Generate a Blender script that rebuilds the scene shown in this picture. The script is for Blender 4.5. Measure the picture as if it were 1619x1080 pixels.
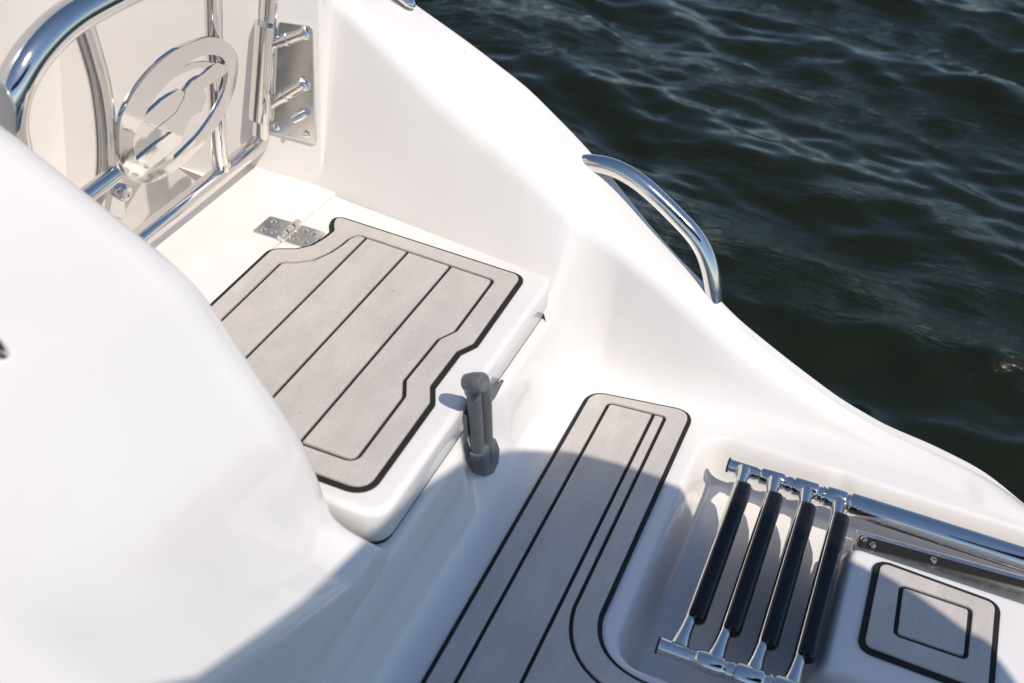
import bpy, bmesh, math, random
import numpy as np
from mathutils import Vector, Matrix
from mathutils.geometry import tessellate_polygon

random.seed(7)
SC = bpy.context.scene
COL = SC.collection
for o in list(bpy.data.objects):
    bpy.data.objects.remove(o)

# ------------------------------------------------------------------ camera
# world: X aft, Y outboard (towards the open water), Z up, z = 0 is the deck of the swim platform
W_, H_ = 1619.0, 1080.0
CX, CY, FPX = 809.5, 540.0, 1900.0
def _camera_basis():
    a = np.array([1740.5 - CX, -778.6 - CY, FPX]); a /= np.linalg.norm(a)
    s, c = math.sin(math.radians(36.5)), math.cos(math.radians(36.5))
    th = math.atan2(a[1], a[0]) + math.acos(-a[2] * s / (math.hypot(a[0], a[1]) * c))
    n = np.array([c * math.cos(th), c * math.sin(th), s]); n /= np.linalg.norm(n)
    return np.array([np.cross(n, a), a, -n])
R_ = _camera_basis()
CAM = np.array([0.473, -1.409, 1.1])
def ray(p):
    return R_ @ np.array([p[0] - CX, p[1] - CY, FPX])
def atz(p, z):                        # where the line of sight meets a level plane
    d = ray(p); return CAM + d * ((z - CAM[2]) / d[2])
def aty(p, y):
    d = ray(p); return CAM + d * ((y - CAM[1]) / d[1])
def atx(p, x):
    d = ray(p); return CAM + d * ((x - CAM[0]) / d[0])
def atp(p, P0, N):
    d = ray(p); N = np.array(N, float); P0 = np.array(P0, float)
    return CAM + d * (((P0 - CAM) @ N) / (d @ N))

cam = bpy.data.cameras.new('camera'); co = bpy.data.objects.new('camera', cam); COL.objects.link(co)
right, up, back = R_ @ [1, 0, 0], R_ @ [0, -1, 0], R_ @ [0, 0, -1]
M = Matrix(((right[0], up[0], back[0], CAM[0]), (right[1], up[1], back[1], CAM[1]),
            (right[2], up[2], back[2], CAM[2]), (0, 0, 0, 1)))
co.matrix_world = M
cam.sensor_width = 36; cam.lens = 36 * FPX / W_
cam.clip_start = 0.01; cam.clip_end = 2000
cam.dof.use_dof = True; cam.dof.focus_distance = 1.72; cam.dof.aperture_fstop = 5.6
SC.camera = co

# ------------------------------------------------------------------ light
SUN = Vector((0.52, -0.32, 0.85)).normalized()          # direction towards the sun
SUN_EL = math.asin(SUN.z); SUN_ROT = math.atan2(SUN.x, SUN.y)
world = bpy.data.worlds.new('World'); SC.world = world; world.use_nodes = True
nt = world.node_tree; nt.nodes.clear()
sky = nt.nodes.new('ShaderNodeTexSky'); sky.sky_type = 'NISHITA'; sky.sun_disc = False
sky.sun_elevation = SUN_EL; sky.sun_rotation = SUN_ROT
sky.air_density = 1.0; sky.dust_density = 0.3; sky.ozone_density = 2.6
bg = nt.nodes.new('ShaderNodeBackground'); bg.inputs['Strength'].default_value = 0.12
ow = nt.nodes.new('ShaderNodeOutputWorld')
nt.links.new(sky.outputs[0], bg.inputs[0]); nt.links.new(bg.outputs[0], ow.inputs[0])
sl = bpy.data.lights.new('sun', 'SUN'); sl.energy = 3.6; sl.angle = math.radians(0.4); sl.color = (1.0, 0.91, 0.80)
so = bpy.data.objects.new('sun', sl); COL.objects.link(so)
so.rotation_euler = SUN.to_track_quat('Z', 'Y').to_euler(); so.location = (3, -6, 6)
SC.view_settings.view_transform = 'Standard'; SC.view_settings.look = 'None'
SC.view_settings.gamma = 1; SC.view_settings.exposure = 0.0; SC.view_settings.use_curve_mapping = False
SC.cycles.max_bounces = 10; SC.cycles.glossy_bounces = 6; SC.cycles.diffuse_bounces = 5

# ------------------------------------------------------------------ materials
def mat(name, col, rough=0.4, metal=0.0, coat=0.0, coat_rough=0.05, spec=0.5, ior=1.5):
    m = bpy.data.materials.new(name); m.use_nodes = True
    b = m.node_tree.nodes['Principled BSDF']
    b.inputs['Base Color'].default_value = (*col, 1); b.inputs['Roughness'].default_value = rough
    b.inputs['Metallic'].default_value = metal; b.inputs['Coat Weight'].default_value = coat
    b.inputs['Coat Roughness'].default_value = coat_rough; b.inputs['Specular IOR Level'].default_value = spec
    b.inputs['IOR'].default_value = ior
    return m, m.node_tree, b
def noise(t, scale, detail=3, rough=0.5, vec=None, scl=None):
    n = t.nodes.new('ShaderNodeTexNoise'); n.inputs['Scale'].default_value = scale
    n.inputs['Detail'].default_value = detail; n.inputs['Roughness'].default_value = rough
    g = t.nodes.new('ShaderNodeNewGeometry')
    if scl:
        mp = t.nodes.new('ShaderNodeMapping'); mp.inputs['Scale'].default_value = scl
        t.links.new(g.outputs['Position'], mp.inputs['Vector']); t.links.new(mp.outputs[0], n.inputs['Vector'])
    else:
        t.links.new(g.outputs['Position'], n.inputs['Vector'])
    return n
def ramp(t, src, p0, c0, p1, c1):
    r = t.nodes.new('ShaderNodeValToRGB'); e = r.color_ramp.elements
    e[0].position = p0; e[0].color = (*c0, 1); e[1].position = p1; e[1].color = (*c1, 1)
    t.links.new(src, r.inputs[0]); return r
def bump(t, b, src, strength, dist, prev=None, which='Normal'):
    n = t.nodes.new('ShaderNodeBump'); n.inputs['Strength'].default_value = strength
    n.inputs['Distance'].default_value = dist
    t.links.new(src, n.inputs['Height'])
    if prev: t.links.new(prev.outputs[0], n.inputs['Normal'])
    t.links.new(n.outputs[0], b.inputs[which]); return n
def mixc(t, fac, a, b_, mode='MIX'):
    m = t.nodes.new('ShaderNodeMix'); m.data_type = 'RGBA'; m.blend_type = mode
    if isinstance(fac, (int, float)): m.inputs[0].default_value = fac
    else: t.links.new(fac, m.inputs[0])
    for i, v in ((6, a), (7, b_)):
        if isinstance(v, tuple): m.inputs[i].default_value = (*v, 1)
        else: t.links.new(v, m.inputs[i])
    return m.outputs[2]

def gelcoat():
    m, t, b = mat('gelcoat', (0.80, 0.785, 0.765), 0.32, coat=0.6, coat_rough=0.06)
    big = noise(t, 5, 3)
    tone = ramp(t, big.outputs['Fac'], 0.3, (0.79, 0.757, 0.728), 0.7, (0.83, 0.80, 0.772))
    # scattered specks of dirt and water spots
    v = t.nodes.new('ShaderNodeTexVoronoi'); v.inputs['Scale'].default_value = 26
    g = t.nodes.new('ShaderNodeNewGeometry'); t.links.new(g.outputs['Position'], v.inputs['Vector'])
    spot = ramp(t, v.outputs['Distance'], 0.022, (1, 1, 1), 0.04, (0, 0, 0))
    pick = noise(t, 37, 1); pk = ramp(t, pick.outputs['Fac'], 0.57, (0, 0, 0), 0.61, (1, 1, 1))
    mul = t.nodes.new('ShaderNodeMath'); mul.operation = 'MULTIPLY'
    t.links.new(spot.outputs[0], mul.inputs[0]); t.links.new(pk.outputs[0], mul.inputs[1])
    c = mixc(t, mul.outputs[0], tone.outputs[0], (0.18, 0.15, 0.12))
    t.links.new(c, b.inputs['Base Color'])
    sm = noise(t, 7, 2, 0.5); rr = ramp(t, sm.outputs['Fac'], 0.1, (0.26,) * 3, 0.9, (0.42,) * 3)
    t.links.new(rr.outputs[0], b.inputs['Roughness'])
    w = noise(t, 14, 2); bump(t, b, w.outputs['Fac'], 0.25, 0.004)
    bump(t, b, w.outputs['Fac'], 0.25, 0.004, which='Coat Normal')
    return m
def foam(name, col):
    m, t, b = mat(name, col, 0.62, spec=0.35)
    n1 = noise(t, 14, 4, 0.6); n2 = noise(t, 900, 2)
    lo = tuple(c * 0.955 for c in col); hi = tuple(min(1, c * 1.03) for c in col)
    r = ramp(t, n1.outputs['Fac'], 0.35, lo, 0.68, hi)
    streak = noise(t, 6, 5, 0.65, scl=(40, 5, 5)); sr = ramp(t, streak.outputs['Fac'], 0.3, (0.975,) * 3, 0.7, (1.015,) * 3)
    c = mixc(t, 1.0, r.outputs[0], sr.outputs[0], 'MULTIPLY')
    gn = noise(t, 260, 3, 0.7); gr_ = ramp(t, gn.outputs['Fac'], 0.3, (0.93,) * 3, 0.7, (1.05,) * 3)
    c = mixc(t, 1.0, c, gr_.outputs[0], 'MULTIPLY')
    sm = noise(t, 11, 5, 0.7, scl=(2.4, .8, 1)); smr = ramp(t, sm.outputs['Fac'], 0.40, (0.95,) * 3, 0.66, (1.06,) * 3)
    c = mixc(t, 1.0, c, smr.outputs[0], 'MULTIPLY')
    # scuffs
    sc = noise(t, 30, 5, 0.7); s2 = ramp(t, sc.outputs['Fac'], 0.70, (0, 0, 0), 0.76, (0.22,) * 3)
    c = mixc(t, s2.outputs[0], c, tuple(x * 0.5 for x in col))
    v = t.nodes.new('ShaderNodeTexVoronoi'); v.inputs['Scale'].default_value = 30
    gg = t.nodes.new('ShaderNodeNewGeometry'); t.links.new(gg.outputs['Position'], v.inputs['Vector'])
    sp = ramp(t, v.outputs['Distance'], 0.03, (.8,) * 3, 0.06, (0, 0, 0)); pk = noise(t, 21, 1); pr = ramp(t, pk.outputs['Fac'], 0.60, (0, 0, 0), 0.64, (1, 1, 1))
    ml = t.nodes.new('ShaderNodeMath'); ml.operation = 'MULTIPLY'; t.links.new(sp.outputs[0], ml.inputs[0]); t.links.new(pr.outputs[0], ml.inputs[1])
    c = mixc(t, ml.outputs[0], c, tuple(x * .35 for x in col))
    t.links.new(c, b.inputs['Base Color'])
    k = bump(t, b, streak.outputs['Fac'], 0.05, 0.001); bump(t, b, n2.outputs['Fac'], 0.25, 0.0006, k)
    rg = ramp(t, n1.outputs['Fac'], 0.4, (0.42,) * 3, 0.65, (0.70,) * 3); t.links.new(rg.outputs[0], b.inputs['Roughness'])
    return m
def steel(name='stainless_steel', rough=0.05, col=(0.74, 0.72, 0.69)):
    m, t, b = mat(name, col, rough, metal=1.0)
    n = noise(t, 60, 4, 0.6); r = ramp(t, n.outputs['Fac'], 0.4, (rough,) * 3, 0.75, (rough + 0.10,) * 3)
    t.links.new(r.outputs[0], b.inputs['Roughness'])
    n2 = noise(t, 25, 2); bump(t, b, n2.outputs['Fac'], 0.10, 0.002)
    return m
def rubber(name, col, rough=0.6):
    m, t, b = mat(name, col, rough, spec=0.4)
    n = noise(t, 80, 4, 0.6)
    r = ramp(t, n.outputs['Fac'], 0.3, tuple(c * 0.75 for c in col), 0.75, tuple(c * 1.35 for c in col))
    t.links.new(r.outputs[0], b.inputs['Base Color']); bump(t, b, n.outputs['Fac'], 0.2, 0.001)
    return m
def water_mat():
    m, t, b = mat('lake_water', (0.0092, 0.0122, 0.0048), 0.04, ior=1.333, spec=0.5)
    g = t.nodes.new('ShaderNodeNewGeometry')
    def wn(scale, detail, sc, kind='FBM', rough=0.55, rot=-15):
        mp = t.nodes.new('ShaderNodeMapping'); mp.inputs['Scale'].default_value = sc; mp.inputs['Rotation'].default_value = (0, 0, math.radians(-rot))
        t.links.new(g.outputs['Position'], mp.inputs['Vector']); n = t.nodes.new('ShaderNodeTexNoise'); n.noise_type = kind
        n.inputs['Scale'].default_value = scale; n.inputs['Detail'].default_value = detail; n.inputs['Roughness'].default_value = rough
        n.inputs['Distortion'].default_value = 0.35
        t.links.new(mp.outputs[0], n.inputs['Vector']); return n
    rid = wn(3.4, 4, (0.50, 1.35, 1), 'RIDGED_MULTIFRACTAL', 0.5); fine = wn(24, 5, (0.55, 1.5, 1), rough=0.62); pt = wn(1.5, 3, (0.45, 1.4, 1))
    pr = ramp(t, pt.outputs['Fac'], 0.46, (0.06,) * 3, 0.62, (1,) * 3)     # wind patches: calm and rippled water
    mm = t.nodes.new('ShaderNodeMath'); mm.operation = 'MULTIPLY'; t.links.new(fine.outputs['Fac'], mm.inputs[0]); t.links.new(pr.outputs[0], mm.inputs[1])
    k = bump(t, b, rid.outputs['Fac'], 0.55, 0.016); bump(t, b, mm.outputs[0], 1.0, 0.013, k)
    return m
GEL = gelcoat()
EVA = foam('grey_deck_foam', (0.565, 0.520, 0.482))
BLK = rubber('black_foam', (0.014, 0.013, 0.014), 0.7)
SEAL = rubber('black_rubber', (0.012, 0.012, 0.013), 0.5)
STEEL = steel()
SATIN = steel('satin_stainless', 0.20, (0.76, 0.74, 0.70))
GRIP = rubber('black_grip', (0.007, 0.007, 0.009), 0.16)
LATCH = rubber('grey_rubber', (0.125, 0.132, 0.142), 0.48)
CASTER_NAVY = rubber('shadow_caster_navy', (0.05, 0.07, 0.13), 0.85)  # sheet of the added shadow caster, blue to tint the shade
WATER = water_mat()

# ------------------------------------------------------------------ mesh helpers
def link(name, verts, faces, material, parent=None, smooth=True, angle=None):
    me = bpy.data.meshes.new(name)
    me.from_pydata([tuple(map(float, v)) for v in verts], [], [tuple(map(int, f)) for f in faces]); me.update()
    me.materials.append(material)
    if smooth:
        for p in me.polygons: p.use_smooth = True
        if angle is not None:
            me.set_sharp_from_angle(angle=math.radians(angle))
    o = bpy.data.objects.new(name, me); COL.objects.link(o)
    if parent: o.parent = parent
    return o
def tag(o, label=None, cat=None, group=None, kind=None):
    if label: o['label'] = label
    if cat: o['category'] = cat
    if group: o['group'] = group
    if kind: o['kind'] = kind
    return o
def empty(name, loc, label=None, cat=None, group=None):
    o = bpy.data.objects.new(name, None); COL.objects.link(o)
    o.empty_display_size = 0.02; o.location = Vector([float(c) for c in loc])
    return tag(o, label, cat, group)
class MB:
    """collects shapes for one mesh; world coordinates, shifted to the parent's base when built"""
    def __init__(s): s.v = []; s.f = []
    def add(s, v, f):
        n = len(s.v); s.v += [tuple(map(float, p)) for p in v]; s.f += [tuple(int(i) + n for i in q) for q in f]; return s
    def build(s, name, m, parent=None, smooth=True, angle=40):
        v = s.v
        if parent is not None:
            base = Vector((0, 0, 0)); p = parent
            while p: base = base + p.location; p = p.parent
            v = [(a - base.x, b - base.y, c - base.z) for a, b, c in v]
        return link(name, v, s.f, m, parent, smooth, angle)
def frame_along(pts):
    pts = [np.array(p, float) for p in pts]; n = len(pts); T = []
    for i in range(n):
        a = pts[max(i - 1, 0)]; b = pts[min(i + 1, n - 1)]; t = b - a; T.append(t / np.linalg.norm(t))
    ref = np.array([0, 0, 1.0]) if abs(T[0][2]) < 0.9 else np.array([1.0, 0, 0])
    u = np.cross(T[0], ref); u /= np.linalg.norm(u); out = []
    for t in T:
        u = u - t * (u @ t); u /= np.linalg.norm(u); out.append((t, u, np.cross(t, u)))
    return pts, out
def tube(mb, pts, r, seg=24, caps=True, flat=1.0):
    pts, fr = frame_along(pts); n = len(pts)
    rr = [r] * n if np.isscalar(r) else list(r); V = []; F = []
    for i in range(n):
        t, u, w = fr[i]
        for k in range(seg):
            a = 2 * math.pi * k / seg; V.append(pts[i] + u * math.cos(a) * rr[i] + w * math.sin(a) * rr[i] * flat)
    for i in range(n - 1):
        for k in range(seg):
            k2 = (k + 1) % seg; F.append((i * seg + k, (i + 1) * seg + k, (i + 1) * seg + k2, i * seg + k2))
    if caps:
        F.append(tuple(range(seg))); F.append(tuple((n - 1) * seg + k for k in range(seg - 1, -1, -1)))
    mb.add(V, F); return mb
def lathe(mb, p0, axis, prof, seg=24):
    """prof: (distance along axis, radius)"""
    axis = np.array(axis, float); axis /= np.linalg.norm(axis); p0 = np.array(p0, float)
    ref = np.array([0, 0, 1.0]) if abs(axis[2]) < 0.9 else np.array([1.0, 0, 0])
    u = np.cross(axis, ref); u /= np.linalg.norm(u); w = np.cross(axis, u); V = []; F = []
    for s, r in prof:
        for k in range(seg):
            a = 2 * math.pi * k / seg; V.append(p0 + axis * s + (u * math.cos(a) + w * math.sin(a)) * r)
    n = len(prof)
    for i in range(n - 1):
        for k in range(seg):
            k2 = (k + 1) % seg; F.append((i * seg + k, (i + 1) * seg + k, (i + 1) * seg + k2, i * seg + k2))
    F.append(tuple(range(seg))); F.append(tuple((n - 1) * seg + k for k in range(seg - 1, -1, -1)))
    mb.add(V, F); return mb
def catmull(P, n=8, closed=False):
    P = [np.array(p, float) for p in P]; out = []; N = len(P)
    rng = range(N if closed else N - 1)
    for i in rng:
        g = (lambda j: P[j % N]) if closed else (lambda j: P[min(max(j, 0), N - 1)])
        a, b, c, d = g(i - 1), g(i), g(i + 1), g(i + 2)
        for k in range(n):
            t = k / n
            out.append(0.5 * ((2 * b) + (-a + c) * t + (2 * a - 5 * b + 4 * c - d) * t * t + (-a + 3 * b - 3 * c + d) * t ** 3))
    if not closed: out.append(P[-1])
    return out
def area2(P):
    return sum(P[i][0] * P[(i + 1) % len(P)][1] - P[(i + 1) % len(P)][0] * P[i][1] for i in range(len(P)))
def ccw(P):
    return P if area2(P) > 0 else P[::-1]
def rounded(P, r, n=6):
    """polygon with its corners rounded; r one radius or one per corner"""
    out = []; N = len(P); rs = [r] * N if np.isscalar(r) else r
    for i in range(N):
        p = np.array(P[i][:2], float); a = np.array(P[i - 1][:2], float) - p; b = np.array(P[(i + 1) % N][:2], float) - p
        la, lb = np.linalg.norm(a), np.linalg.norm(b); a /= la; b /= lb
        ang = math.acos(max(-1, min(1, a @ b))); rr = rs[i]
        if rr < 1e-5 or ang > math.pi - 0.02: out.append(p); continue
        d = min(rr / math.tan(ang / 2), 0.48 * la, 0.48 * lb)
        p1, p2 = p + a * d, p + b * d
        for k in range(n + 1):
            t = k / n; out.append((1 - t) ** 2 * p1 + 2 * t * (1 - t) * (p * 0.8 + 0.2 * (p1 + p2) / 2) + t * t * p2)
    return out
def offset(P, d):
    """moves a counter-clockwise outline inwards by d"""
    N = len(P); out = []
    for i in range(N):
        p = np.array(P[i]); a = p - np.array(P[i - 1]); b = np.array(P[(i + 1) % N]) - p
        la, lb = np.linalg.norm(a), np.linalg.norm(b)
        if la < 1e-9: a = b; la = lb
        if lb < 1e-9: b = a; lb = la
        n1 = np.array([-a[1], a[0]]) / la; n2 = np.array([-b[1], b[0]]) / lb
        m = n1 + n2; q = m @ m
        m = m * (2 / q) if q > 0.3 else n1
        out.append(p + m * d * 1.0)
    return out
def clean(P, eps=2e-4):
    out = []
    for p in P:
        if not out or np.linalg.norm(np.array(p) - out[-1]) > eps: out.append(np.array(p, float))
    if np.linalg.norm(out[0] - out[-1]) < eps: out.pop()
    return out
def clip(P, ax, val, keep_greater):
    out = []; N = len(P)
    for i in range(N):
        a, b = P[i], P[(i + 1) % N]
        ia = (a[ax] > val) == keep_greater; ib = (b[ax] > val) == keep_greater
        if ia: out.append(a)
        if ia != ib:
            t = (val - a[ax]) / (b[ax] - a[ax]); out.append(a + (b - a) * t)
    return clean(out)
def slab(mb, outer, z0, z1, ch=0.0012, hole=None, mapf=None):
    """flat piece with softened top edge; outlines are lists of 2D points; mapf maps (x, y, z) to the world"""
    mapf = mapf or (lambda x, y, z: (x, y, z))
    outer = ccw(clean(outer)); loops = [(outer, 1)]
    if hole is not None: loops.append((ccw(clean(hole)), -1))
    V = []; F = []; tops = []; bots = []
    for P, sg in loops:
        if ch > 0:
            rings = [(0, z0), (0, z1 - ch), (ch * 0.3, z1 - ch * 0.3), (ch, z1), (ch * 1.5, z1)]
        else: rings = [(0, z0), (0, z1)]
        base = len(V); N = len(P)
        for d, z in rings:
            Q = offset(P, d * sg) if d else P
            V += [mapf(q[0], q[1], z) for q in Q]
        for r in range(len(rings) - 1):
            for i in range(N):
                j = (i + 1) % N; q = (base + r * N + i, base + r * N + j, base + (r + 1) * N + j, base + (r + 1) * N + i)
                F.append(q if sg > 0 else q[::-1])
        tops.append([base + (len(rings) - 1) * N + i for i in range(N)]); bots.append([base + i for i in range(N)])
        if sg > 0: topP = [offset(P, ch * 1.5)]; botP = [P]
        else: topP.append(offset(P, -ch * 1.5)); botP.append(P)
    for PP, idx, flip in ((topP, tops, False), (botP, bots, True)):
        lo = [[Vector((q[0], q[1], 0)) for q in P] for P in PP]; flat = [i for l in idx for i in l]
        fl = [q for P in PP for q in P]
        for tri in tessellate_polygon(lo):
            a, b, c = (fl[k] for k in tri); s = (b[0] - a[0]) * (c[1] - a[1]) - (b[1] - a[1]) * (c[0] - a[0])
            t = tuple(flat[k] for k in tri)
            if (s < 0) != flip: t = t[::-1]
            F.append(t)
    mb.add(V, F); return mb
def grid(mb, rows, flip=False):
    m = len(rows[0]); V = [p for r in rows for p in r]; F = []
    for i in range(len(rows) - 1):
        for j in range(m - 1):
            q = (i * m + j, (i + 1) * m + j, (i + 1) * m + j + 1, i * m + j + 1); F.append(q[::-1] if flip else q)
    mb.add(V, F); return mb
def sstep(a, b, x):
    t = np.clip((x - a) / (b - a), 0, 1); return t * t * (3 - 2 * t)
def zpx(pts, z):
    return [atz(p, z)[:2] for p in pts]
def screw(mb, p, axis, r=0.0045):
    lathe(mb, p, axis, [(-0.002, r), (0.0006, r), (0.0016, r * 0.75), (0.0018, r * 0.45), (0.0008, r * 0.3), (0.0007, 0.0002)], 14)

# ================================================================== SETTING: water
WL = -0.30
def build_water():
    def axis(lo, hi, a, b, step):
        c = list(np.arange(a, b, step)); s = step; x = b
        while x < hi: c.append(x); s *= 1.16; x += s
        c.append(hi); s = step; x = a - step; pre = []
        while x > lo: pre.append(x); s *= 1.16; x -= s
        pre.append(lo); return np.array(pre[::-1] + c)
    xs = axis(-700, 700, -3.2, 5.2, 0.018); ys = axis(-700, 900, -0.3, 6.6, 0.018)
    X, Y = np.meshgrid(xs, ys, indexing='ij')
    rs = np.random.RandomState(11); Z = np.zeros_like(X)
    WX = X + 0.10 * np.sin(1.9 * Y + 0.7 * X) + 0.05 * np.sin(4.3 * Y - 2.1 * X + 1); WY = Y + 0.09 * np.sin(1.6 * X + 0.8) + 0.05 * np.sin(3.9 * X + 1.5 * Y)
    for i in range(64):
        lam = 0.13 * (1.55 / 0.13) ** rs.rand(); k = 2 * math.pi / lam
        th = math.radians(76) + rs.randn() * (0.42 + 0.25 * (lam < 0.4)); ph = rs.rand() * 6.283
        A = 0.0025 * (lam / 0.5) ** 1.05
        s = np.sin(k * (WX * math.cos(th) + WY * math.sin(th)) + ph)
        Z += A * (1 - np.abs(s)) ** 1.3 * 1.5 + A * s * 0.35
    d = np.hypot(X - 0.5, Y - 1.5); fade = 1 - sstep(7, 26, d)
    Z = (Z - Z.mean()) * fade + WL
    n, m = X.shape
    V = np.stack([X, Y, Z], -1).reshape(-1, 3)
    I = np.arange(n * m).reshape(n, m)
    F = np.stack([I[:-1, :-1], I[1:, :-1], I[1:, 1:], I[:-1, 1:]], -1).reshape(-1, 4)
    me = bpy.data.meshes.new('water'); me.vertices.add(len(V)); me.vertices.foreach_set('co', V.astype('f').ravel())
    me.loops.add(len(F) * 4); me.loops.foreach_set('vertex_index', F.astype('i').ravel())
    me.polygons.add(len(F)); me.polygons.foreach_set('loop_start', np.arange(0, len(F) * 4, 4, dtype='i'))
    me.polygons.foreach_set('use_smooth', np.ones(len(F), dtype=bool)); me.update(); me.validate()
    me.materials.append(WATER); o = bpy.data.objects.new('water', me); COL.objects.link(o); tag(o, kind='structure')
build_water()

# ================================================================== BOAT mouldings
boat = empty('boat', (0, 0, 0), 'white glossy motorboat stern moulding with swim platform, gunwale and transom', 'boat')
LID_Z = 0.18; RISER_X = 0.078; GY = -0.055

# --- gunwale and inner side wall, lofted fore and aft
TX  = [-1.6, -.80, -.45, -.33, -.255, -.16, -.06,  .03,  .08,  .12,  .16,  .21,  .26, .315,  .37,  .42,  .49,  .56,  .63,  .70, .735, .765, .80, .875]
TYR = [ .05,  .05, .045, .036,  .030, .022, .014, .002, .002, .008, .014, .020, .023, .025, .026, .026, .020, .010, .000,-.012,-.022,-.036,-.043,-.045]
TZR = [ .70,  .66, .540, .478,  .432, .370, .320, .278, .252, .228, .202, .172, .140, .108, .078, .054, .031, .017, .010, .008, .008, .007, .006, .004]
TYO = [ .17,  .17, .165, .160,  .150, .146, .136, .123, .116, .110, .104, .096, .090, .083, .076, .069, .058, .047, .036, .014,-.011,-.034,-.048,-.050]
TZO = [ .64,  .62, .510, .462,  .438, .400, .358, .305, .270, .239, .207, .173, .143, .107, .083, .063, .038, .024, .023, .023, .023, .018, .012, .008]
def tab(T, x, w=0.02):
    return sum(np.interp(x + d, TX, T) * q for d, q in ((-w, .25), (0, .5), (w, .25)))
def corner(p, a, b, cut, n=6):
    """soft corner at p on the way a -> p -> b"""
    a, p, b = (np.array(v, float) for v in (a, p, b)); la, lb = np.linalg.norm(a - p), np.linalg.norm(b - p)
    ca, cb = min(cut, la * 0.47), min(cut, lb * 0.47); p1 = p + (a - p) / la * ca; p2 = p + (b - p) / lb * cb
    return [(1 - t) ** 2 * p1 + 2 * t * (1 - t) * p + t * t * p2 for t in np.linspace(0, 1, n + 1)]
RSX = [.074, .081, .085, .089, .0925, .096, .100, .108, .120, .136, .158]
RSZ = [.145, .124, .115, .095, .072, .048, .028, .013, .004, .0006, .0]
def section(x):
    t = float(sstep(0.082, 0.150, x))                          # 0 beside the hatch, 1 beside the platform
    yf = -0.058 - 0.14 * x + 0.003
    yb = yf * (1 - t) + (-0.004 - 0.02 * sstep(.5, .78, x)) * t
    zb = float(np.interp(x, RSX, RSZ))
    yb2 = yb if t == 0 else min(yb, tab(TYR, x) - 0.003)
    start = np.array([(yf - 0.03) * (1 - t) + GY * t, zb - (.003 if x < .157 else 0)])
    if x > 0.7: yb2 = min(yb2, -0.045)
    yb2 = max(yb2, start[0] + 0.004)
    base = np.array([yb2, zb]); rid = np.array([tab(TYR, x), tab(TZR, x)]); out = np.array([tab(TYO, x), tab(TZO, x)])
    out[0] = max(out[0], rid[0] + 0.004)
    low = np.array([out[0] - 0.012, -0.10]); keel = np.array([out[0] - 0.10, -0.55])
    P = [start, start + (base - start) * .05]
    P += corner(base, start, rid, 0.012 + 0.05 * t, 7)
    wallmid = [base + (rid - base) * s for s in (0.5,)]
    P += wallmid if np.linalg.norm(rid - base) > 0.03 else [0.5 * (base + rid)]
    P += corner(rid, base, out, 0.030, 8)
    P += [rid + (out - rid) * 0.5 + np.array([0, 0.0025])]
    P += corner(out, rid, low, 0.011, 6)
    P += [low, keel]
    return P
xs = np.unique(np.concatenate([np.arange(-1.6, -.5, .1), np.arange(-.5, .06, .02), np.arange(.06, .2, .004), np.arange(.2, .875, .012), [.875]]))
g = MB(); grid(g, [[(x, p[0], p[1]) for p in section(x)] for x in xs], True)
last = section(.875); g.add([(.875, p[0], p[1]) for p in last], [tuple(range(len(last)))])
gun = g.build('gunwale', GEL, boat, angle=60)

# --- raised block that carries the gate hinge, forward of the step
def box_round(mb, x0, x1, y0, y1, z0, z1, r=0.004, ch=0.004):
    P = rounded([(x0, y0), (x1, y0), (x1, y1), (x0, y1)], r, 5); slab(mb, P, z0, z1, ch); return mb
g = MB(); box_round(g, -1.20, -0.325, -0.002, 0.036, -0.14, 0.66, 0.006); g.build('gate_jamb', GEL, boat)

# --- swim platform with the ladder recess
def rect_sd(x, y, x0, x1, y0, y1, r):
    cx, cy, hx, hy = (x0 + x1) / 2, (y0 + y1) / 2, (x1 - x0) / 2 - r, (y1 - y0) / 2 - r
    qx, qy = np.abs(x - cx) - hx, np.abs(y - cy) - hy
    return np.hypot(np.maximum(qx, 0), np.maximum(qy, 0)) + np.minimum(np.maximum(qx, qy), 0) - r
def platform_z(x, y):
    a = rect_sd(x, y, 0.322, 0.563, -0.515, -0.060, 0.045)
    b = rect_sd(x, y, 0.50, 1.2, -0.205, -0.060, 0.03)
    c = rect_sd(x, y, 0.50, 1.2, -0.515, -0.408, 0.03)
    k = 0.012
    def smin(p, q):
        h = np.clip(0.5 + 0.5 * (q - p) / k, 0, 1); return q * (1 - h) + p * h - k * h * (1 - h)
    sd = smin(smin(a, b), c)
    z = -0.066 * sstep(0.0, 0.034, -sd)
    return z
gx = np.unique(np.round(np.concatenate([np.arange(0.10, 0.30, 0.02), np.arange(0.30, 0.60, 0.0035), np.arange(0.6, .875, 0.012), [.875]]), 5))
gy = np.unique(np.round(np.concatenate([np.arange(-0.88, -0.56, 0.04), np.arange(-0.56, -0.055, 0.0035), [GY]]), 5))
Xg, Yg = np.meshgrid(gx, gy, indexing='ij'); Zg = platform_z(Xg, Yg)
g = MB(); grid(g, [[(Xg[i, j], Yg[i, j], Zg[i, j]) for j in range(len(gy))] for i in range(len(gx))])
edge = [(0.875, y, platform_z(0.875, y)) for y in gy]
grid(g, [edge, [(0.888, y, z - 0.015) for _, y, z in edge], [(0.89, y, -0.16) for _, y, z in edge], [(0.80, y, -0.55) for _, y, z in edge]])
g.build('swim_platform', GEL, boat)

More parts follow.
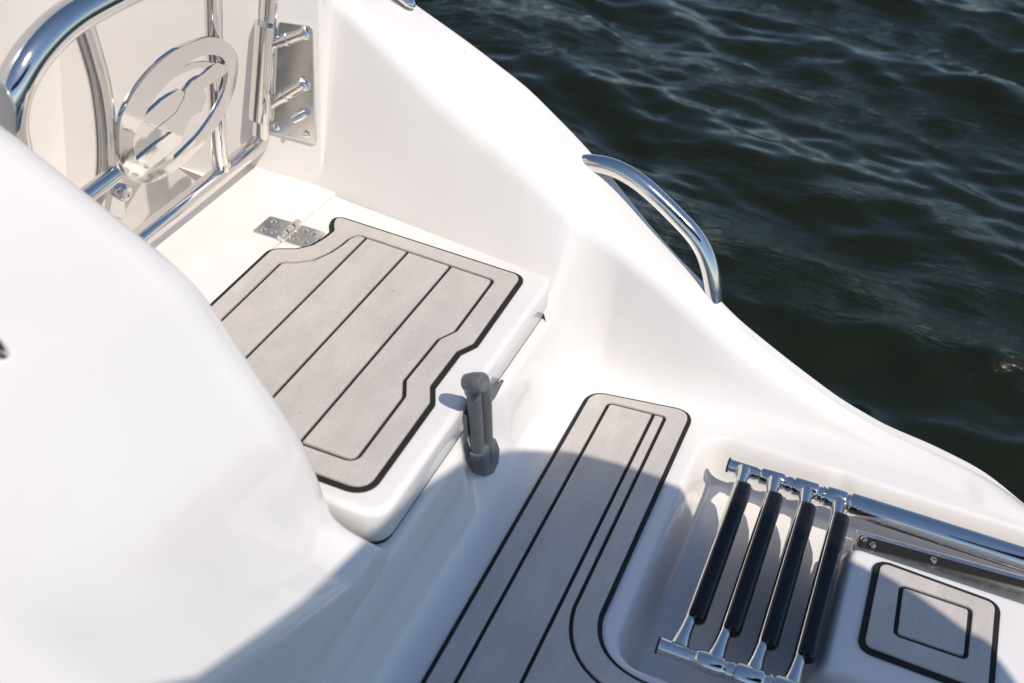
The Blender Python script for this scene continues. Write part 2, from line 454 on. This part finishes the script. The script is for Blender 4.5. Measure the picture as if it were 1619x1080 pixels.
# --- riser between platform and step, with the dished recess behind the latch
ry = np.unique(np.round(np.concatenate([np.arange(-1.42, -0.66, .05), np.arange(-0.66, -0.18, 0.008), np.arange(-.18, 0.012, .02), [0.01]]), 4))
def riser_prof(y):
    dent = float(np.exp(-((y + 0.325) / 0.052) ** 4))
    P = [(0.158, 0.0003), (0.136, 0.0006), (0.120, 0.004), (0.108, 0.013), (0.100, 0.028), (0.096, 0.048), (0.0925, 0.072), (0.089, 0.095), (0.085, 0.115),
         (0.0815, 0.1235), (0.076, 0.1275), (0.055, 0.1285), (0.0, 0.1285)]
    out = []
    for i, (x, z) in enumerate(P):
        w = float(sstep(0.012, 0.05, z)) * (1 if x > 0.06 else 0)
        out.append((x - 0.022 * dent * w, y, z))
    return out
g = MB(); grid(g, [riser_prof(y) for y in ry]); g.build('step_riser', GEL, boat, angle=70)

# --- sill forward of the step, under the gate
g = MB()
P = [(-0.48, -1.2), (-0.3012, -1.2), (-0.3012, 0.03), (-0.48, 0.03)]
slab(g, P, 0.10, LID_Z, 0.0012); g.build('cockpit_sill', GEL, boat)
g = MB(); P = [(-1.5, -1.3), (-0.4815, -1.3), (-0.4815, 0.1), (-1.5, 0.1)]; slab(g, P, -0.2, -0.10, 0.003); g.build('cockpit_floor', GEL, boat)

# --- transom moulding on the left, lofted athwartships
def prof(y):
    #   aft edge first, going up and forward
    A = [(.0730, .151), (.055, .158), (.036, .172), (.018, .207), (-.010, .285), (-.040, .333), (-.070, .374), (-.100, .418), (-.125, .449), (-.165, .476), (-.245, .520), (-.325, .563), (-.45, .622), (-.70, .66)]
    B = [(.0850, .345), (.055, .372), (.025, .394), (.0, .409), (-.025, .424), (-.05, .440), (-.075, .458), (-.10, .478), (-.125, .500), (-.165, .522), (-.245, .548), (-.325, .578), (-.45, .615), (-.70, .67)]
    C = [(.0850, .47), (.055, .487), (.025, .502), (.0, .513), (-.025, .523), (-.05, .532), (-.075, .541), (-.10, .552), (-.125, .565), (-.165, .575), (-.245, .590), (-.325, .606), (-.45, .63), (-.70, .68)]
    A, B, C = map(np.array, (A, B, C)); u = -y
    if u < 1.0:
        t = np.clip((u - .64) / .36, 0, 1); t = t ** 1.05; Q = A * (1 - t) + B * t
    else:
        t = np.clip((u - 1.0) / .4, 0, 1); Q = B * (1 - t) + C * t
    return Q
ys_in = np.concatenate([np.arange(0.66, 1.1, 0.02), np.arange(1.1, 2.45, 0.1)])
YO_ = -0.598
def mould_row(y, Q=None):
    Q = prof(y) if Q is None else Q
    R = catmull([(q[0], q[1]) for q in Q], 5)
    e = R[0]
    k = e[0] - .085; down = [(0.106 + k, 0.0), (0.103 + k, 0.02), (0.099 + k, 0.06), (0.096 + k, max(0.09, e[1] * 0.55)), (0.0935 + k, e[1] - 0.018), (0.092 + k, e[1] - 0.009), (0.0895 + k, e[1] - 0.003)]
    return [np.array(p) for p in down] + R
rows = []
R0 = mould_row(-0.66)
# rounded outboard shoulder: each point of the section is carried outboard and dropped
for a in np.linspace(0, 90, 9):
    row = []
    for i, p in enumerate(R0):
        hgt = p[1] - 0.136; r = max(0.002, min(0.055, hgt * 0.8))
        if i < 6: r = 0.012
        cxn = math.sin(math.radians(a)); szn = math.cos(math.radians(a))
        row.append((p[0], YO_ - r + r * szn if False else YO_ - r * (1 - math.cos(math.radians(90 - a))), p[1] - r * (1 - math.sin(math.radians(90 - a)))))
    rows.append(row)
rows = rows[::-1]
rows = [[(p[0], YO_ + 0.006, min(q[2], 0.14) if i >= 6 else q[2] * 0.98) for i, (p, q) in enumerate(zip(R0, rows[0]))]] + rows
for u in ys_in: rows.append([(p[0], -u, p[1]) for p in mould_row(-u)])
g = MB(); grid(g, rows, True); g.build('transom_moulding', GEL, boat, angle=60)
# body of the hull below, seen only as something solid
g = MB(); slab(g, [(-1.55, -2.45), (0.10, -2.45), (0.10, -0.02), (-1.55, -0.02)], -0.5, -0.09, 0.01); g.build('hull_bottom', GEL, boat)
# cockpit liner behind the gate
g = MB()
grid(g, [[(-0.80 + 0.10 * (z - .2) + (.06 * (1 - z / .06) ** 2 if z < .06 else 0), y, z) for y in (-1.6, -0.5, 0.12)] for z in (-0.098, -.08, -.05, -.02, .02, .06, 0.4, 1.3)])
g.build('cockpit_liner', GEL, boat)
# shallow pad moulded into the gunwale round the cleat
# ================================================================== STEP HATCH (lid, pad, planks)
lid = empty('step_hatch', (-0.1, -0.33, LID_Z), 'white step hatch lid faced with pale grey foam planks between gate and platform', 'hatch')
g = MB()
P = ccw(rounded([(-0.2995, -0.588), (0.074, -0.588), (0.074, -0.0625), (-0.2995, -0.0095)], [.012, .026, .022, .012], 7))
N = len(P); V = []; F = []
rings = [(0.0015, 0.1345), (0.0, 0.136), (0.0, 0.171)] + [(0.009 * (1 - math.cos(math.radians(a))), 0.171 + 0.009 * math.sin(math.radians(a))) for a in (15, 30, 45, 60, 75, 90)] + [(0.0115, 0.180)]
for d, z in rings:
    V += [(q[0] if q[0] > -.27 else -.2995 + (q[0] + .2995) * .12, q[1], z) for q in offset(P, d)]
for r in range(len(rings) - 1):
    for i in range(N): j = (i + 1) % N; F.append((r * N + i, r * N + j, (r + 1) * N + j, (r + 1) * N + i))
F.append(tuple((len(rings) - 1) * N + i for i in range(N))); F.append(tuple(range(N))[::-1])
g.add(V, F); g.build('lid', GEL, lid, angle=60)
g = MB(); slab(g, clip(offset(P, 0.0018), 1, -0.085, False), 0.1290, 0.1346, 0.0); g.build('seal', SEAL, lid)
g = MB(); slab(g, [(-.28, -.0845), (.0768, -.0845), (.0768, -.050), (-.28, -.050)], .10, .1335, .002); g.build('step_corner', GEL, boat)

PZ = LID_Z
# outline of the grey foam, read off the photograph at the level of the lid
c2 = lambda L: [(300 + a / 2.698, 300 + b / 2.698) for a, b in L]
left_y = -0.565
top = c2([(652, 124), (700, 135), (1000, 233), (1300, 338), (1395, 370)])
right1 = c2([(1412, 398), (1228, 655)])
notch = c2([(1212, 668), (1168, 686), (1150, 700)]) + c2([(1045, 838), (1038, 855), (1042, 880), (1048, 895), (1040, 912)])
O = zpx(top + right1 + notch, PZ + .005)
O += [atz((660, 677), PZ + .005)[:2]]
xr = 0.041
Oc = [np.array(p) for p in zpx(c2([(652, 124)]), PZ + .005)]
def hatch_outline(dx=0.0):
    tl = atz((533, 347), PZ)[:2]; tr = atz((823, 441), PZ)[:2]
    pts = [(tl[0], tl[1], .014), (tr[0], tr[1], .012)]
    pts += [(tr[0] + .003, -.262, .008), (tr[0] - .009, -.287, .009), (tr[0] - .009, -.366, .008), (tr[0] + .004, -.394, .009)]
    pts += [(tr[0] + .006, -.562, .020), (-.288, -.560, .02), (-.2955, -.197, .012)]
    hin = zpx([(447, 399), (470, 399), (495, 393), (515, 381), (529, 370), (528, 358)], PZ)
    pts += [(h[0], h[1], .010) for h in hin]
    return ccw(rounded([p[:2] for p in pts], [p[2] for p in pts], 6))
OUT = clean(hatch_outline())
def hatch_inner():
    b = 0.0330
    tr = atz((780, 448), PZ)[:2]; tl = atz((566, 376), PZ)[:2]
    pts = [(tl[0], tl[1], .009), (tr[0], tr[1], .007), (tr[0] + .002, -.250, .008), (tr[0] - .010, -.276, .009), (tr[0] - .011, -.372, .008),
           (tr[0] + .002, -.400, .009), (tr[0] + .004, -.528, .012), (-.262, -.526, .012), (-.268, -.222, .008)]
    hin = zpx([(447, 420), (470, 420), (498, 415), (522, 404), (540, 392), (552, 382)], PZ)
    pts += [(h[0], h[1], .012) for h in hin]
    return ccw(rounded([p[:2] for p in pts], [p[2] for p in pts], 6))
INN = clean(hatch_inner())
def pad(parent, OUT, INN, cuts, z, base_out=0.0055, gr=0.0021, border=True, th=0.0058):
    g = MB(); slab(g, offset(OUT, -base_out), z - 0.0005, z + 0.0024, 0.0006); b = g.build('backing', BLK, parent)
    bz = z + 0.0025
    if border:
        g = MB(); slab(g, OUT, bz, z + th, 0.0012, hole=offset(INN, -gr)); g.build('border', EVA, parent)
    inn = offset(INN, gr); edges = [-9] + cuts + [9]
    for i in range(len(edges) - 1):
        Q = inn
        if edges[i] > -8: Q = clip(Q, 0, edges[i] + gr, True)
        if edges[i + 1] < 8: Q = clip(Q, 0, edges[i + 1] - gr, False)
        if len(Q) > 2:
            g = MB(); slab(g, Q, bz, z + th, 0.0010); g.build('plank', EVA, parent)
cuts = [float(np.mean([atz(p, PZ + .004)[0] for p in L])) for L in (((578, 377.8), (383.4, 572.4)), ((642.8, 400.8), (424.2, 637.3)), ((710.7, 424.2), (477.9, 696.6)))]
pad(lid, OUT, INN, cuts, PZ, base_out=0.0070, gr=0.0024)

# ================================================================== PLATFORM PAD (L shaped)
pp = empty('platform_pad', (0.22, -0.5, 0), 'long L shaped grey foam pad on the swim platform, half in shade', 'deck pad')
tl = atz((935, 622), 0.0)[:2]; tr = atz((1086, 657), 0.0)[:2]
YB = -0.532
def Lshape(x0, x1, ytop0, ytop1, yin, rin, rtop, xend=0.84, ylow=-0.80):
    pts = [(x0, ytop0, rtop), (x1, ytop1, rtop * .8), (x1, yin, rin), (xend, yin, .02), (xend, ylow, .02), (x0, ylow, .02)]
    return ccw(rounded([p[:2] for p in pts], [p[2] for p in pts], 10))
POUT = clean(Lshape(0.154, 0.2965, tl[1] - .004, tr[1] + .003, YB, .075, .022))
yt0, yt1 = atz((965, 643), 0.0)[1], atz((1046, 663), 0.0)[1]
PINN = clean(Lshape(0.1835, 0.2665, yt0 - .0005, yt1 - .0005, YB - .030, .10, .007, xend=0.81, ylow=-0.77))
xc = float(np.mean([atz(p, .004)[0] for p in ((1029.3, 663.5), (827.1, 1077.4))]))
pad(pp, POUT, PINN, [xc], 0.0015, base_out=0.0062, gr=0.0025)

# ================================================================== SQUARE PAD on the block in the recess
sq = empty('square_pad', (0.65, -0.33, 0), 'small square grey foam pad with a black outline beside the folded ladder', 'deck pad')
def quad(pts, z, r):
    return clean(ccw(rounded(zpx(pts, z), r, 7)))
SO = quad([(1389, 884), (1579, 953), (1567, 1098), (1361, 1021)], 0.006, .014)
SO = offset(SO, 0.004)
SI = quad([(1425.5, 926), (1534.5, 963), (1527, 1041), (1415.5, 1003)], 0.006, .006)
pad(sq, SO, SI, [], 0.001, base_out=0.008, gr=0.0029)

# ================================================================== BOARDING LADDER
lad = empty('boarding_ladder', (0.38, -0.3, 0), 'folded stainless boarding ladder with four black rungs lying in its recess in the platform', 'ladder')
LZ = 0.0
yu0 = atz((1152, 737), LZ); yl0 = atz((1047, 1025), LZ)
YU, YL = -0.1215, -0.467
def rail(y):
    prof = [(0, .0104), (.002, .0108), (.0025, .0096), (.040, .0096), (.041, .0085), (.0435, .0086), (.0445, .0108), (.047, .0122), (.075, .0124), (.0775, .011), (.078, .0098), (.081, .0094),
            (.0815, .0112), (.088, .0114), (.0885, .0102), (.090, .0102), (.0915, .0128), (.094, .0136), (.121, .0138), (.124, .0124), (.125, .0110), (.129, .0112), (.1295, .0128), (.132, .0128),
            (.1325, .0116), (.134, .0118), (.1355, .0142), (.138, .0150), (.160, .0152), (.1625, .0140), (.1635, .0128), (.1665, .0130), (.1675, .0155), (.170, .0166), (.46, .0166), (.462, .014)]
    g = MB(); lathe(g, (0.3735, y, LZ), (1, 0, 0), prof, 36); r = g.build('rail', STEEL, lad, angle=35)
    g = MB(); lathe(g, (0.3715, y, LZ), (1, 0, 0), [(0, .0090), (.0006, .0104), (.0026, .0108), (.003, .009)], 28); g.build('end_cap', SEAL, r)
    return r
rail(YU); rail(YL)
rx = [0.3955, 0.4385, 0.4830, 0.5270]
for i, x in enumerate(rx):
    zc = LZ + 0.004
    g = MB()
    pts = [(x, YU - .006, LZ), (x + .001, YU - .024, zc), (x + .002, YU - .040, zc + .002)]
    tube(g, pts, [.0125, .0088, .0075], 20, flat=1.0)
    pts = [(x + .0, YL + .006, LZ), (x + .001, YL + .026, zc), (x + .002, YL + .048, zc + .002)]
    tube(g, pts, [.0125, .0088, .0072], 20)
    tube(g, [(x + .002, YU - .034, zc + .001), (x + .002, YL + .040, zc + .001)], .0078, 20)
    r = g.build('rung', STEEL, lad)
    g = MB()    # black grip moulded over the tread side of the rung
    ya, yb_ = YU - .040, YL + .050; V = []; F = []
    secs = np.concatenate([[ya, ya - .002, ya - .006], np.linspace(ya - .02, yb_ + .02, 14), [yb_ + .006, yb_ + .002, yb_]])
    for k, y in enumerate(secs):
        sc = {0: .80, 1: .93, 2: 1.0}.get(min(k, len(secs) - 1 - k), 1.0)
        S = rounded([(-.0066, -.0140), (.0158, -.0140), (.0170, .0118), (-.0046, .0118)], [.004, .010, .010, .004], 5)
        dp = 1 + 2.4 * float(sstep(0, .030, min(abs(y - ya), abs(y - yb_))))          # deeper below towards the middle of the tread
        for q in S: V.append((x + .003 + q[0] * sc, y, zc + .002 + (q[1] if q[1] > 0 else q[1] * dp * (.8 if dp > 1.2 else .55)) * sc))
    m_ = len(S)
    for k in range(len(secs) - 1):
        for j in range(m_): j2 = (j + 1) % m_; F.append((k * m_ + j, k * m_ + j2, (k + 1) * m_ + j2, (k + 1) * m_ + j))
    F.append(tuple(range(m_))[::-1]); F.append(tuple((len(secs) - 1) * m_ + j for j in range(m_)))
    g.add(V, F); g.build('grip', GRIP, r)
# slide track and bolts below the outboard rail
trk = empty('ladder_track', (0.6, -0.15, -0.05), 'stainless slide track with bolt heads sunk under the thick outboard ladder tube', 'bracket')
t0 = atz((1362, 842), -.035); 
g = MB(); slab(g, [(0.560, -.182), (0.872, -.182), (0.872, -.106), (0.560, -.128)], -.0615, -.034, .002); g.build('plate', SATIN, trk)
g = MB(); slab(g, rounded([(0.566, -.160), (0.868, -.127), (0.868, -.119), (0.566, -.138)], .004, 4), -.0345, -.0325, 0); g.build('slot_shadow', SEAL, trk)  # black strip puts the shadow of the gap into the colour
for bx, by in ((0.5725, -.146), (0.585, -.152), (0.664, -.143), (0.80, -.126)):
    g = MB(); lathe(g, (bx, by, -.033), (0, 0, 1), [(0, .0048), (.003, .0048), (.0045, .0036), (.005, .001)], 16); g.build('bolt', STEEL, trk)

# ================================================================== GRAB HANDLE on the gunwale
gh = empty('grab_handle', (0.04, 0.10, 0.27), 'curved stainless grab handle on the outer gunwale edge above the water', 'handle')
fa = aty((921, 262), 0.098); fb = aty((1131, 470), 0.073)
ch = fb - fa; ch /= np.linalg.norm(ch); tilt = np.array([0, 0.10, 0.99]); nrm = np.cross(ch, tilt); nrm /= np.linalg.norm(nrm)
path = [atp(p, fa, nrm) for p in ((907, 259), (936, 258.5), (965, 264), (992, 276), (1018, 294), (1046, 319), (1074, 347), (1096, 371), (1112, 396), (1122, 424), (1127, 452), (1128, 474))]
g = MB(); tube(g, catmull(path, 6), 0.0135, 28); g.build('tube', STEEL, gh, angle=50)
g = MB()
for p, q in ((path[0], path[1]), (path[-1], path[-2])):
    pass

def on_gunwale(p, lift=0.0):
    d = ray(p); best = None
    for t in np.linspace(0.0005, 0.0016, 2200):
        w = CAM + d * t; x = w[0]; ry_, rz_, oy_, oz_ = tab(TYR, x), tab(TZR, x), tab(TYO, x), tab(TZO, x)
        f = (w[1] - ry_) / max(oy_ - ry_, .01); zz = rz_ + (oz_ - rz_) * min(max(f, 0), 1.2) + lift
        if w[2] < zz: return w
    return w
# ================================================================== CLEAT on the forward gunwale
cl = empty('cleat', (-0.3, 0.10, 0.45), 'polished stainless pop up cleat end on the forward gunwale', 'cleat')
c0 = on_gunwale((655, 12), .008); c1 = on_gunwale((590, -34), .010)
ax = c1 - c0; ln = np.linalg.norm(ax)
g = MB(); tube(g, [c0 + ax * t + np.array([0, 0, h]) for t, h in ((0, 0), (.03, .001), (.12, .003), (.4, .006), (.8, .006), (1.3, .002))], [.003, .0075, .011, .0135, .0135, .009], 24, flat=.62)
g.build('horn', STEEL, cl)
g = MB(); tube(g, catmull([on_gunwale(p, -.0004) for p in ((660, 44), (676, 54), (690, 58.5), (702, 57), (712, 55))], 6), [.0003] * 6 + [.0014] * 13 + [.0022] * 6, 10); g.build('moulded_ridge', GEL, boat)

# ================================================================== HATCH HINGE
hg = empty('hatch_hinge', (-0.30, -0.13, LID_Z), 'small stainless butt hinge joining the step hatch to the sill', 'hinge')
hc = atz((450, 366), LID_Z)
hx, hy = -0.3015, hc[1]
def leaf(sgn, dy):
    P = rounded([(hx + sgn * .006, hy - .025 + dy), (hx + sgn * .046, hy - .024 + dy), (hx + sgn * .046, hy + .024 + dy), (hx + sgn * .006, hy + .025 + dy)], .004, 4)
    g = MB(); slab(g, P, LID_Z - .0005, LID_Z + .0022, .0007); o = g.build('leaf', SATIN, hg)
    for a, b in ((.018, -.013), (.033, .012), (.034, -.014), (.018, .013))[:4 if sgn > 0 else 3]:
        g = MB(); screw(g, (hx + sgn * a, hy + b + dy, LID_Z + .0022), (0, 0, 1), .0046); g.build('screw', STEEL, o)
leaf(-1, 0); leaf(1, 0)
for k in range(3):
    a = hy - .026 + k * .0178
    g = MB(); lathe(g, (hx, a, LID_Z + .0045), (0, 1, 0), [(0, .0045), (.001, .0055), (.015, .0055), (.0165, .0045)], 18); g.build('knuckle', STEEL, hg)

# ================================================================== RUBBER LATCH
lt = empty('rubber_latch', (0.09, -0.33, 0.12), 'grey rubber pull latch holding down the aft lip of the step hatch', 'latch')
def latch():
    LX = 0.083
    g = MB()
    L1 = [atx(p, LX + .004) for p in ((749, 612), (749, 622), (751, 650), (754, 690), (757, 722), (761, 744))]
    L2 = [atx(p, LX + .007) for p in ((763, 606), (764, 620), (766, 650), (768, 685), (770, 718), (771, 744))]
    tube(g, catmull(L1, 4), list(np.interp(np.linspace(0, 5, 21), range(6), [.0065, .0086, .0088, .0088, .0082, .0040])), 18)
    b = g.build('strap', LATCH, lt, angle=50)
    g = MB(); tube(g, catmull(L2, 4), list(np.interp(np.linspace(0, 5, 21), range(6), [.0090, .0102, .0096, .0090, .0090, .0050])), 20); g.build('spine', LATCH, b)
    g = MB(); Q = [atx(p, LX + .010)[1:] for p in ((757, 722), (768, 704), (781, 692), (787, 708), (785, 730), (776, 749), (763, 753))]
    slab(g, rounded(Q, .004, 3), 0, .017, .0030, mapf=lambda y, z, t: (LX - .003 + t, y, z)); g.build('toe', LATCH, b, angle=30)
    k0 = atx((760, 608), LX + .018)
    g = MB(); lathe(g, k0 - np.array([.008, 0, 0]), (1, -.15, .45), [(-.012, .010), (0, .0122), (.010, .0124), (.0135, .0114), (.0150, .009), (.0145, .005), (.014, .001)], 22); g.build('knob', LATCH, b)
    g = MB(); Q = [atx(p, .0775)[1:] for p in ((735, 658), (748, 640), (772, 616), (796, 601), (782, 628), (752, 668), (737, 694))]
    slab(g, Q, 0, .004, .001, mapf=lambda y, z, t: (.0750 + t, y, z)); g.build('bracket', LATCH, lt)
latch()

# ================================================================== TRANSOM GATE
gate = empty('transom_gate', (-0.43, -0.01, 0.22), 'stainless tube transom gate with a round cut out emblem plate, top left', 'gate')
G0 = np.array([-0.430, 0, 0.238]); GN = np.array([1.0, 0, -0.11]); GN /= np.linalg.norm(GN)
def gp(px, py, off=0.0): return atp((px, py), G0 + GN * off, GN)
def gtube(name, pix, r, parent=gate, n=6, off=0.0, seg=26, caps=True):
    P = [gp(a, b, off) for a, b in pix]; g = MB(); tube(g, catmull(P, n) if len(P) > 2 else P, r, seg, caps)
    return g.build(name, STEEL, parent, angle=50)
gtube('bottom_rail', [(60, 503), (235, 366), (330, 291), (402, 232), (412, 222), (414, 210)], 0.0140)
gtube('hinge_post', [(414, 214), (427, 40), (431, -30), (440, -160)], 0.0150, n=2)
gtube('sleeve', [(412.5, 186), (424, 36)], 0.0185)
gtube('top_rail', [(330, -70), (235, -34), (150, 6), (96, 40), (55, 82), (28, 126), (16, 165), (14, 205), (24, 250), (42, 300), (60, 380), (70, 480)], 0.0200, n=8)
gtube('bar', [(127, 28), (143, 78), (157, 130), (165, 185), (168, 240), (166, 285), (160, 330), (150, 390), (140, 440)], 0.0128)
gtube('bar', [(335, -70), (337, 0), (338, 60), (341, 120), (343, 190), (345, 235), (350, 270)], 0.0118)
# emblem plate: ring and zigzag flash
org, scl = (160, 40), 4.155
def px2(L): return [(org[0] + a / scl, org[1] + b / scl) for a, b in L]
GU = np.array([0, 1.0, 0]); GV = np.cross(GN, GU); GV /= np.linalg.norm(GV)
def g2(p):
    w = gp(p[0], p[1], 0.004) - G0; return np.array([w @ GU, w @ GV])
def gm(u, v, t):
    return G0 + GN * t + GU * u + GV * v
em = bpy.data.objects.new('emblem_plate', None)
COL.objects.link(em); em.parent = gate; em.empty_display_size = .01
outer = catmull([g2(p) for p in px2([(52, 650), (95, 505), (200, 340), (330, 205), (480, 108), (650, 56), (760, 85), (830, 170), (838, 280), (808, 430), (730, 600), (610, 760), (480, 890), (330, 985), (210, 1015), (110, 975), (62, 850)])], 5, True)
inner = catmull([g2(p) for p in px2([(150, 720), (205, 600), (275, 470), (400, 330), (520, 215), (640, 172), (735, 195), (772, 290), (745, 420), (690, 540), (600, 670), (500, 780), (400, 870), (300, 925), (220, 925), (165, 850)])], 5, True)
outer, inner = ccw(outer), ccw(inner)
flip = (np.cross(GU, GV) @ GN) < 0
def plate(name, P, t0, t1, hole=None, parent=em, ch=.0006):
    g = MB(); slab(g, P, t0, t1, ch, hole=hole, mapf=lambda x, y, z: gm(x, y, z))
    o = g.build(name, STEEL, parent, smooth=True, angle=25); return o
plate('ring', outer, .0125, .0185, inner)
flash = [g2(p) for p in px2([(700, 222), (775, 245), (768, 290), (735, 318), (612, 396), (636, 450), (602, 540), (526, 582), (458, 756), (360, 840), (235, 945), (150, 905), (170, 862), (290, 765), (404, 680), (300, 655), (432, 550), (485, 455), (492, 398), (540, 345), (620, 290)])]
plate('flash', flash, .0120, .0180)
wing = [g2(p) for p in px2([(455, 396), (492, 420), (470, 500), (432, 556), (300, 657), (225, 612), (180, 640), (200, 590), (262, 540), (340, 470)])]
plate('wing', wing, .0118, .0172)
arc = [g2(p) for p in px2([(250, 455), (330, 350), (430, 270), (540, 225), (640, 215), (690, 232), (620, 262), (560, 262), (460, 300), (350, 375), (262, 462)])]
plate('arc', arc, .0119, .0173)
# gate latch low on the left
gtube('latch_arm', [(110, 330), (148, 300), (182, 275)], 0.0105, off=.03)
g = MB(); c_ = gp(184, 300, .012); lathe(g, c_ - GN * .006, GN, [(0, .011), (.018, .011), (.022, .009), (.023, .005), (.021, .001)], 22); g.build('latch_knob', STEEL, gate)
P = rounded([g2(p) for p in ((170, 282), (190, 284), (192, 345), (150, 330))], .004, 4); plate('latch_plate', P, -.004, .010, parent=gate)
for p in ((352, 262),):
    g = MB(); lathe(g, gp(*p, .004), (0, 1, 0), [(-.008, .0085), (.008, .0085)], 16); g.build('stud', STEEL, gate)

# hinge plate on the jamb
hp = empty('gate_hinge', (-0.36, -0.005, 0.3), 'stainless gate hinge with two pivot rods and a screwed backplate on the white jamb', 'hinge')
YP = -0.004
def yp(p, y=YP): return aty(p, y)
Pp = [yp(p)[[0, 2]] for p in ((440, 34), (494, 42), (500, 229), (414, 205))]
P = clean(ccw(rounded(Pp, .006, 5)))
g = MB(); slab(g, P, 0, .004, .001, mapf=lambda x, z, t: (x, YP + .003 - t, z)); 
g.f = [f[::-1] for f in g.f]; g.build('backplate', SATIN, hp, angle=30)
for p in ((486, 55), (486, 130), (437, 200), (484, 212)):
    g = MB(); q = yp(p, YP - .001); screw(g, q, (0, -1, 0), .0062); g.build('screw', STEEL, hp)
def rod(a, b, r):
    A = gp(*a, 0.004); B = yp(b, YP - .002); d = B - A
    g = MB(); L = np.linalg.norm(d)
    lathe(g, A, d, [(0, r * .95), (L * .45, r * .95), (L * .46, r * 1.12), (L * .55, r * 1.12), (L * .56, r * .95), (L - .004, r * .95), (L - .002, r * 1.2), (L + .002, r * 1.1), (L + .004, r * .4)], 24)
    g.build('pivot_rod', STEEL, hp)
rod((424, 72), (484, 52), .0085); rod((420, 168), (482, 132), .0092)
q0, q1 = yp((463, 188), -.014), yp((484, 177), -.004)
g = MB(); tube(g, [q0, q0 * .5 + q1 * .5, q1], [.009, .010, .008], 18, flat=.8); g.build('stop_block', STEEL, hp)

# ================================================================== RAIL on the moulding at the left edge
mr = empty('seat_rail', (-0.15, -0.9, 0.5), 'polished stainless rail foot on the white moulding at the far left edge', 'rail')
r0 = atx((2, 578), -0.15); 
pts = [r0 + np.array([0, 0, -.02]), r0, r0 + np.array([-.004, -.012, .030]), r0 + np.array([-.02, -.07, .06]), r0 + np.array([-.03, -.25, .07]), r0 + np.array([-.03, -.5, .07]), r0 + np.array([-.02, -.56, .04]), r0 + np.array([-.02, -.58, -.02])]
g = MB(); tube(g, catmull(pts, 5), .0105, 20); g.build('tube', STEEL, mr)

# ================================================================== SHADOW CASTER added unseen above the camera: its edge throws the big shadow
aw = empty('added_shadow_caster', (0.9, -1.3, 1.4), 'navy sheet added out of view to throw the big shadow on the platform', 'shadow_caster')
def shadow_caster():
    S = np.array(SUN); ZC = 1.40
    W = [atx(p, .088) for p in ((100, 1205), (200, 1145), (300, 1080), (370, 1030), (440, 980), (500, 938), (550, 902))] + [atx(p, .073) for p in ((597, 828), (650, 783), (700, 743))]
    W += [atx(p, .094) for p in ((745, 726), (781, 707))] + [atz(p, 0) for p in ((820, 704), (858, 709), (921, 719), (1000, 740), (1070, 766))]
    W += [atz(p, .004) for p in ((1345, 872), (1365, 892), (1430, 930), (1470, 952), (1500, 980), (1590, 1050))]
    Q = [(w + S * ((ZC - w[2]) / S[2]))[:2] for w in W]
    for _ in range(2): Q = [Q[0]] + [(Q[i - 1] + 2 * Q[i] + Q[i + 1]) / 4 for i in range(1, len(Q) - 1)] + [Q[-1]]
    a, b = Q[0], Q[-1]
    P = [q for q in Q] + [b + np.array([.14, -.22]), b + np.array([.20, -.55]), b + np.array([.10, -.95]), b + np.array([-.3, -1.25]), a + np.array([.1, -.95]), a + np.array([-.28, -.75]), a + np.array([-.27, -.28])]
    P = clean(ccw(catmull(P, 4, True)), .002)
    c = np.mean(P, axis=0); N = len(P); V = []; F = []
    rings = 7
    for k in range(rings):
        f = 1 - k / rings * 1.0
        for q in P:
            r = c + (q - c) * f; V.append((r[0], r[1], ZC + .13 * (1 - f * f)))
    V.append((c[0], c[1], ZC + .13))
    for k in range(rings - 1):
        for i in range(N): j = (i + 1) % N; F.append((k * N + i, k * N + j, (k + 1) * N + j, (k + 1) * N + i))
    for i in range(N): F.append(((rings - 1) * N + i, (rings - 1) * N + (i + 1) % N, rings * N))
    g = MB(); g.add(V, F); top = len(V)
    g.add([(x, y, z - .004) for x, y, z in V], [f[::-1] for f in F])
    g.f += [(i, i + top, (i + 1) % N + top, (i + 1) % N) for i in range(N)]
    g.build('caster_sheet', CASTER_NAVY, aw, angle=80)
    g = MB(); tube(g, [(q[0], q[1], ZC - .002) for q in offset(P, .010)] + [(P[0][0], P[0][1], ZC - .002)], .009, 10); g.build('caster_rim', GEL, aw)
    for q, foot in ((a + np.array([-.2, -.6]), (-.25, -2.3, .6)), (b + np.array([-.1, -1.05]), (1.15, -2.5, -.2))):
        g = MB(); tube(g, [(q[0], q[1], ZC), foot], .012, 14); g.build('caster_pole', GEL, aw)
shadow_caster()
